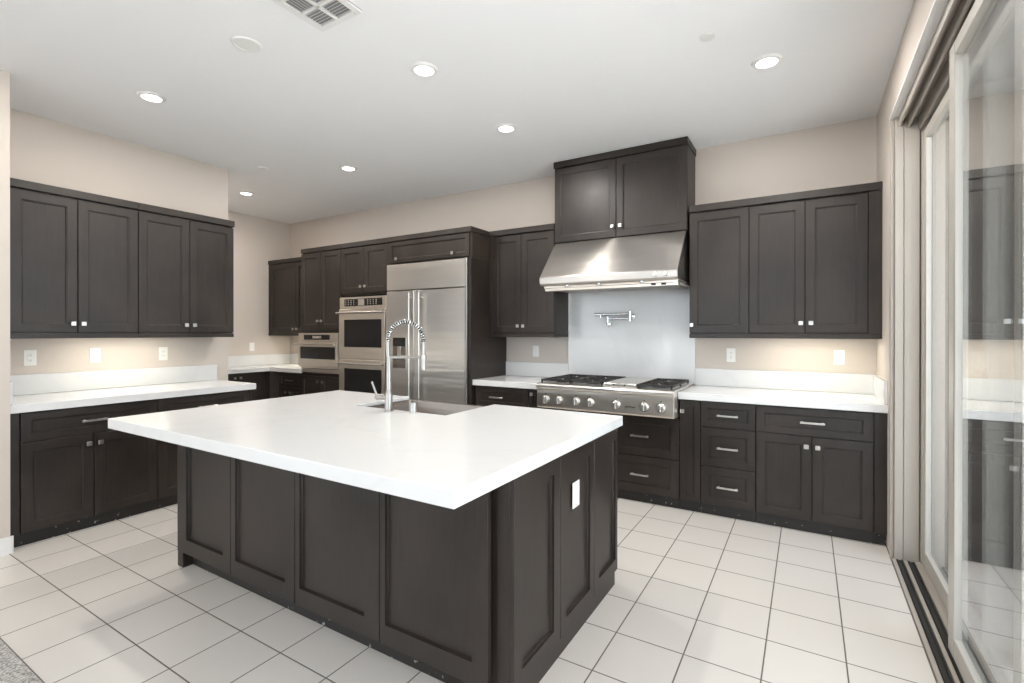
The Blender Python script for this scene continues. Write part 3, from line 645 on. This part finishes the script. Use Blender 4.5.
# ------------------------------------------------------------------ pot filler
pt = thing('pot_filler', 'folded chrome pot-filler tap mounted on the white backsplash panel', 'pot filler', (-1.80, -0.018, 1.525))
MB(W).lathe_b(-1.835, 1.525, [(0.028, 0.0185), (0.028, 0.026), (0.024, 0.029), (0.013, 0.030), (0.013, 0.075)]).build('wall_flange', 'chrome', pt, smooth=True)
MB(W).cyl((-1.835, 0.085, 1.478), (-1.835, 0.085, 1.566), 0.019).build('joint', 'chrome', pt, smooth=True)
MB(W).cyl((-1.835, 0.085, 1.545), (-2.10, 0.075, 1.545), 0.0115).cyl((-2.10, 0.075, 1.545), (-2.185, 0.072, 1.545), 0.015).cyl((-2.125, 0.075, 1.55), (-2.125, 0.075, 1.515), 0.011).build('upper_arm', 'chrome', pt, smooth=True)
MB(W).cyl((-1.835, 0.085, 1.503), (-2.045, 0.10, 1.503), 0.0105).build('lower_arm', 'chrome', pt, smooth=True)
MB(W).cyl((-2.045, 0.10, 1.522), (-2.045, 0.10, 1.448), 0.0135).build('spout', 'chrome', pt, smooth=True)
mb = MB(W); ring = [(-2.030 + 0.024 * math.cos(2 * PI * k / 20), 0.108, 1.447 + 0.022 * math.sin(2 * PI * k / 20)) for k in range(20)]
mb.lathe_b(-2.028, 1.450, [(0.012, 0.085), (0.023, 0.090), (0.025, 0.108), (0.018, 0.118), (0.006, 0.120)]); mb.build('valve_handle', 'chrome', pt, smooth=True)

# ------------------------------------------------------------------ refrigerator
fx0, fx1 = -4.326, -3.255; FY = 0.682
fr = thing('refrigerator', 'built-in side-by-side stainless refrigerator with water dispenser in its left door', 'refrigerator', (-3.78, -0.34, 0))
MB(W).box(fx0 + 0.004, fx1 - 0.004, 0.004, 0.625, 0.08, 2.100, 0.002).build('cabinet_body', 'inner', fr)
MB(W).box(fx0 + 0.004, fx1 - 0.004, 0.05, 0.62, 0.0, 0.0795).build('toe_grille', 'black', fr)
MB(W).box(fx0, fx1 - 0.028, 0.627, FY, 1.822, 2.098, 0.004).build('top_grille_panel', 'steel', fr)
ds = MB(W).box(fx0, -3.9395, 0.627, FY, 0.10, 1.812, 0.004).build('door', 'steel', fr)
MB(W).box(-3.9365, fx1 - 0.028, 0.627, FY, 0.10, 1.812, 0.004).build('door', 'steel', fr)
MB(W).box(fx1 - 0.026, fx1 + 0.001, 0.663, FY + 0.006, 0.08, 2.102, 0.002).build('edge_trim', 'nickel', fr)
dp = MB(W)
d0, d1, dz0, dz1 = -4.232, -4.050, 0.995, 1.318
dp.box(d0 - 0.006, d0, FY - 0.001, FY + 0.005, dz0, dz1).box(d1, d1 + 0.006, FY - 0.001, FY + 0.005, dz0, dz1).box(d0 - 0.006, d1 + 0.006, FY - 0.001, FY + 0.005, dz1, dz1 + 0.006).box(d0 - 0.006, d1 + 0.006, FY - 0.001, FY + 0.012, dz0 - 0.006, dz0)
dpo = dp.build('dispenser_frame', 'nickel', ds)
MB(W).box(d0 + 0.001, d1 - 0.001, FY + 0.0002, FY + 0.003, 1.225, dz1 - 0.001).build('dispenser_display', 'black', ds)
MB(W).box(d0 + 0.001, d1 - 0.001, FY + 0.0002, FY + 0.002, dz0 + 0.001, 1.2245).build('dispenser_recess', 'steel_sink', ds)
MB(W).box(-4.165, -4.115, FY + 0.002, FY + 0.012, 1.10, 1.224, 0.004).build('dispenser_paddle', 'nickel', ds)
for a in (-3.964, -3.829):
    MB(W).cyl((a, FY + 0.05, 0.55), (a, FY + 0.05, 1.785), 0.009, n=16).cyl((a, FY - 0.001, 0.62), (a, FY + 0.045, 0.62), 0.009).cyl((a, FY - 0.001, 1.735), (a, FY + 0.045, 1.735), 0.009)\
        .build('door_handle', 'nickel', fr, smooth=True)

# ------------------------------------------------------------------ wall ovens
def bar_handle(parent, a0, a1, z, b):
    mb = MB(W).cyl((a0, b + 0.038, z), (a1, b + 0.038, z), 0.0115, n=16)
    for a in (a0 + 0.045, a1 - 0.045): mb.box(a - 0.009, a + 0.009, b - 0.001, b + 0.034, z - 0.009, z + 0.009, 0.003)
    return mb.build('handle', 'nickel', parent, smooth=True)
ox0, ox1 = -5.128, -4.384; OF = 0.640
ov = thing('double_wall_oven', 'stainless double wall oven with dark windows, left of the refrigerator', 'oven', (-4.756, -0.32, 0.35))
MB(W).box(ox0 + 0.012, ox1 - 0.012, 0.02, 0.597, 0.345, 1.790).build('oven_body', 'inner', ov)
MB(W).box(ox0 - 0.008, ox1 + 0.008, 0.6215, OF - 0.014, 0.345, 1.782, 0.001).build('face_frame', 'steel_warm', ov)
cp = MB(W).box(ox0, ox1, OF - 0.0138, OF, 1.652, 1.778, 0.002).build('control_panel', 'steel_warm', ov)
cg = MB(W).box(-5.045, -4.434, OF + 0.0002, OF + 0.003, 1.676, 1.758, 0.001).build('control_glass', 'black', cp)
MB(W).box(-4.815, -4.715, OF + 0.0032, OF + 0.004, 1.682, 1.752).build('display', 'steel', cg)
mb = MB(W)
for i in range(4):
    for j in range(3):
        mb.box(-5.03 + i * 0.045, -5.012 + i * 0.045, OF + 0.0032, OF + 0.004, 1.688 + j * 0.022, 1.703 + j * 0.022)
        mb.box(-4.67 + i * 0.045, -4.652 + i * 0.045, OF + 0.0032, OF + 0.004, 1.688 + j * 0.022, 1.703 + j * 0.022)
mb.build('buttons', 'nickel', cg)
for z0, z1, wz0, wz1, hz in ((1.072, 1.640, 1.205, 1.520, 1.598), (0.36, 1.058, 0.62, 0.958, 1.015)):
    d = MB(W).box(ox0, ox1, OF - 0.0138, OF + 0.012, z0, z1, 0.003).build('door', 'steel_warm', ov)
    MB(W).box(-5.034, -4.434, OF + 0.0122, OF + 0.0145, wz0, wz1, 0.001).build('window', 'black', d)
    bar_handle(d, ox0 - 0.004, ox1 + 0.004, hz, OF + 0.012)
mx0, mx1 = -5.872, -5.150
mo = thing('speed_oven', 'small stainless built-in speed oven above a two-door cabinet near the corner', 'oven', (-5.52, -0.32, 0.93))
MB(W).box(mx0 + 0.035, mx1 - 0.012, 0.02, 0.597, 0.935, 1.365).build('oven_body', 'inner', mo)
MB(W).box(mx0, mx1, 0.6215, 0.632, 0.932, 1.366, 0.001).build('face_frame', 'steel_warm', mo)
cp = MB(W).box(mx0, mx1, 0.6322, 0.655, 1.262, 1.366, 0.002).build('control_panel', 'steel_warm', mo)
cg = MB(W).box(-5.765, -5.285, 0.6552, 0.658, 1.283, 1.345, 0.001).build('control_glass', 'black', cp)
MB(W).box(-5.60, -5.46, 0.6582, 0.659, 1.300, 1.330).build('display', 'steel', cg)
MB(W).lathe_b(-5.45, 1.315, [(0.018, 0.6582), (0.016, 0.672), (0.004, 0.673)]).build('dial', 'nickel', cg, smooth=True)
mb = MB(W)
for i in range(20): mb.box(-5.80 + i * 0.028, -5.785 + i * 0.028, 0.6552, 0.6558, 1.266, 1.272)
mb.build('vent_slots', 'slot', cp)
d = MB(W).box(mx0, mx1, 0.6322, 0.665, 0.960, 1.256, 0.003).build('door', 'steel_warm', mo)
MB(W).box(-5.820, -5.180, 0.6652, 0.668, 1.050, 1.198, 0.001).build('window', 'black', d)
bar_handle(d, mx0 - 0.02, mx1 + 0.004, 1.230, 0.665)

# ------------------------------------------------------------------ ceiling fixtures
def downlight(x, y, label):
    t = thing('recessed_downlight', label, 'ceiling light', (x, y, H), 'recessed ceiling downlights')
    MB().lathe((x, y), [(0.0555, H - 0.0035), (0.060, H - 0.013), (0.076, H - 0.010), (0.085, H - 0.0005), (0.0555, H - 0.0005)], 40).build('trim_ring', 'white', t, smooth=True)
    MB().lathe((x, y), [(0.055, H - 0.001), (0.055, H - 0.006), (0.048, H - 0.0085), (0.004, H - 0.007)], 32).build('diffuser', M['led'], t, smooth=True)
    d = bpy.data.lights.new('lamp', 'AREA'); d.shape = 'DISK'; d.size = 0.09; d.energy = DOWN_W; d.color = (1.0, 0.955, 0.90)
    o = bpy.data.objects.new('lamp', d); C.objects.link(o); o.parent = t; o.location = (0, 0, -0.018)
for x, y, lb in ((-0.645, -1.257, 'glowing white downlight above the right run, nearest the sliding door'),
                 (-2.461, -1.253, 'glowing white downlight in the row along the back wall, near the hood'),
                 (-2.440, -2.245, 'glowing white downlight above the island, between the air vent and the hood-side light'),
                 (-4.268, -1.252, 'glowing white downlight in front of the double oven'),
                 (-5.965, -1.270, 'glowing white downlight in the far left recess, the smallest in view'),
                 (-4.262, -2.945, 'glowing white downlight by the left wall cabinets, leftmost in the ceiling')):
    downlight(x, y, lb)
for x, y in ((-0.645, -2.95), (-2.4, -6.2), (-0.9, -6.2), (-3.9, -6.2), (-2.4, -8.0)):   # the same fittings over the room behind the camera
    downlight(x, y, 'glowing white downlight over the tile by the sliding door, above the frame' if y > -3 else 'glowing white downlight over the carpeted room behind the camera')
tag(MB().lathe((-3.105, -2.965), [(0.066, H - 0.0005), (0.078, H - 0.004), (0.074, H - 0.012), (0.062, H - 0.014), (0.058, H - 0.011), (0.004, H - 0.011)], 40).build('ceiling_speaker', 'white', smooth=True),
    'round unlit white disc on the ceiling left of the air vent', 'ceiling speaker')
tag(MB().lathe((-0.905, -1.697), [(0.040, H - 0.0005), (0.040, H - 0.004), (0.034, H - 0.006), (0.004, H - 0.006)], 28).build('sprinkler_cover', 'white', smooth=True),
    'small white round sprinkler cover on the ceiling near the sliding door', 'sprinkler cover', 'ceiling sprinkler covers')
tag(MB().lathe((-4.980, -1.685), [(0.046, H - 0.0005), (0.046, H - 0.004), (0.038, H - 0.010), (0.004, H - 0.011)], 28).build('sprinkler_cover', 'white', smooth=True),
    'small white round sprinkler cover near the end of the left wall', 'sprinkler cover', 'ceiling sprinkler covers')
vt = thing('air_vent', 'white louvred square air vent in the ceiling at the top edge', 'air vent', (-2.485, -3.03, H))
vx0, vx1, vy1, vy0 = -2.642, -2.338, -2.826, -3.23
MB().box(vx0, vx1, vy0, vy1, H - 0.003, H - 0.0005).build('backing', 'duct', vt)
mb = MB(); zf = (H - 0.014, H - 0.003)
mb.box(vx0, vx0 + 0.034, vy0, vy1, *zf, 0.002).box(vx1 - 0.034, vx1, vy0, vy1, *zf, 0.002).box(vx0 + 0.034, vx1 - 0.034, vy1 - 0.034, vy1, *zf, 0.002).box(vx0 + 0.034, vx1 - 0.034, vy0, vy0 + 0.034, *zf, 0.002)
xm = (vx0 + vx1) / 2
mb.box(xm - 0.008, xm + 0.008, vy0 + 0.034, vy1 - 0.034, *zf)
rows = [vy1 - 0.034 - (vy1 - vy0 - 0.068) * k / 3 for k in range(4)]
for r_ in rows[1:3]: mb.box(vx0 + 0.034, vx1 - 0.034, r_ - 0.008, r_ + 0.008, *zf)
mb.build('frame', 'white', vt)
for i in range(3):
    for j, (xa, xb) in enumerate(((vx0 + 0.034, xm - 0.008), (xm + 0.008, vx1 - 0.034))):
        ya, yb = rows[i + 1] + (0.008 if i < 2 else 0), rows[i] - (0.008 if i > 0 else 0)
        lv = MB(); n_ = 6
        for k in range(n_):
            if (i + j) % 2 == 0 or i == 0:
                y_ = ya + (yb - ya) * (k + 0.5) / n_
                lv.prism([(y_ - 0.002, H - 0.012), (y_ - 0.0005, H - 0.012), (y_ + 0.005, H - 0.0045), (y_ + 0.0035, H - 0.0045)], xa, xb, 'a')
            else:
                x_ = xa + (xb - xa) * (k + 0.5) / n_
                lv.prism([(x_ + 0.006, H - 0.012), (x_ + 0.0075, H - 0.012), (x_ - 0.005, H - 0.0045), (x_ - 0.0065, H - 0.0045)], ya, yb, 'b')
        lv.build('louvres', 'white', vt)

# ------------------------------------------------------------------ under-cabinet lights
def strip(label, fr_, a0, a1, b, z, watts=UNDER_W):
    t = thing('under_cabinet_light', label, 'light', fr_((a0 + a1) / 2, b, z - 0.02), 'slim lights under the wall cabinets')
    MB(fr_).box(a0, a1, b - 0.02, b + 0.02, z - 0.012, z - 0.0005, 0.002).build('housing', 'white', t)
    MB(fr_).box(a0 + 0.01, a1 - 0.01, b - 0.015, b + 0.015, z - 0.015, z - 0.0122).build('lens', M['led'], t)
    d = bpy.data.lights.new('lamp', 'AREA'); d.shape = 'RECTANGLE'; d.size = 0.03; d.size_y = a1 - a0 - 0.02; d.energy = watts; d.color = (1.0, 0.93, 0.76)
    o = bpy.data.objects.new('lamp', d); C.objects.link(o); o.parent = t; o.location = (0, 0, 0)
    if fr_ is W: o.rotation_euler = (0, 0, PI / 2)
strip('slim light glowing under the right wall cabinet by the sliding door', W, -0.72, -0.12, 0.24, ZU + 0.034)
strip('slim light glowing under the nearer left wall cabinet', WL, -3.05, -2.45, 0.24, ZU + 0.034, 2.6)
strip('slim light glowing under the far corner wall cabinet', W, -6.5, -6.0, 0.22, ZU + 0.034, 4.0)
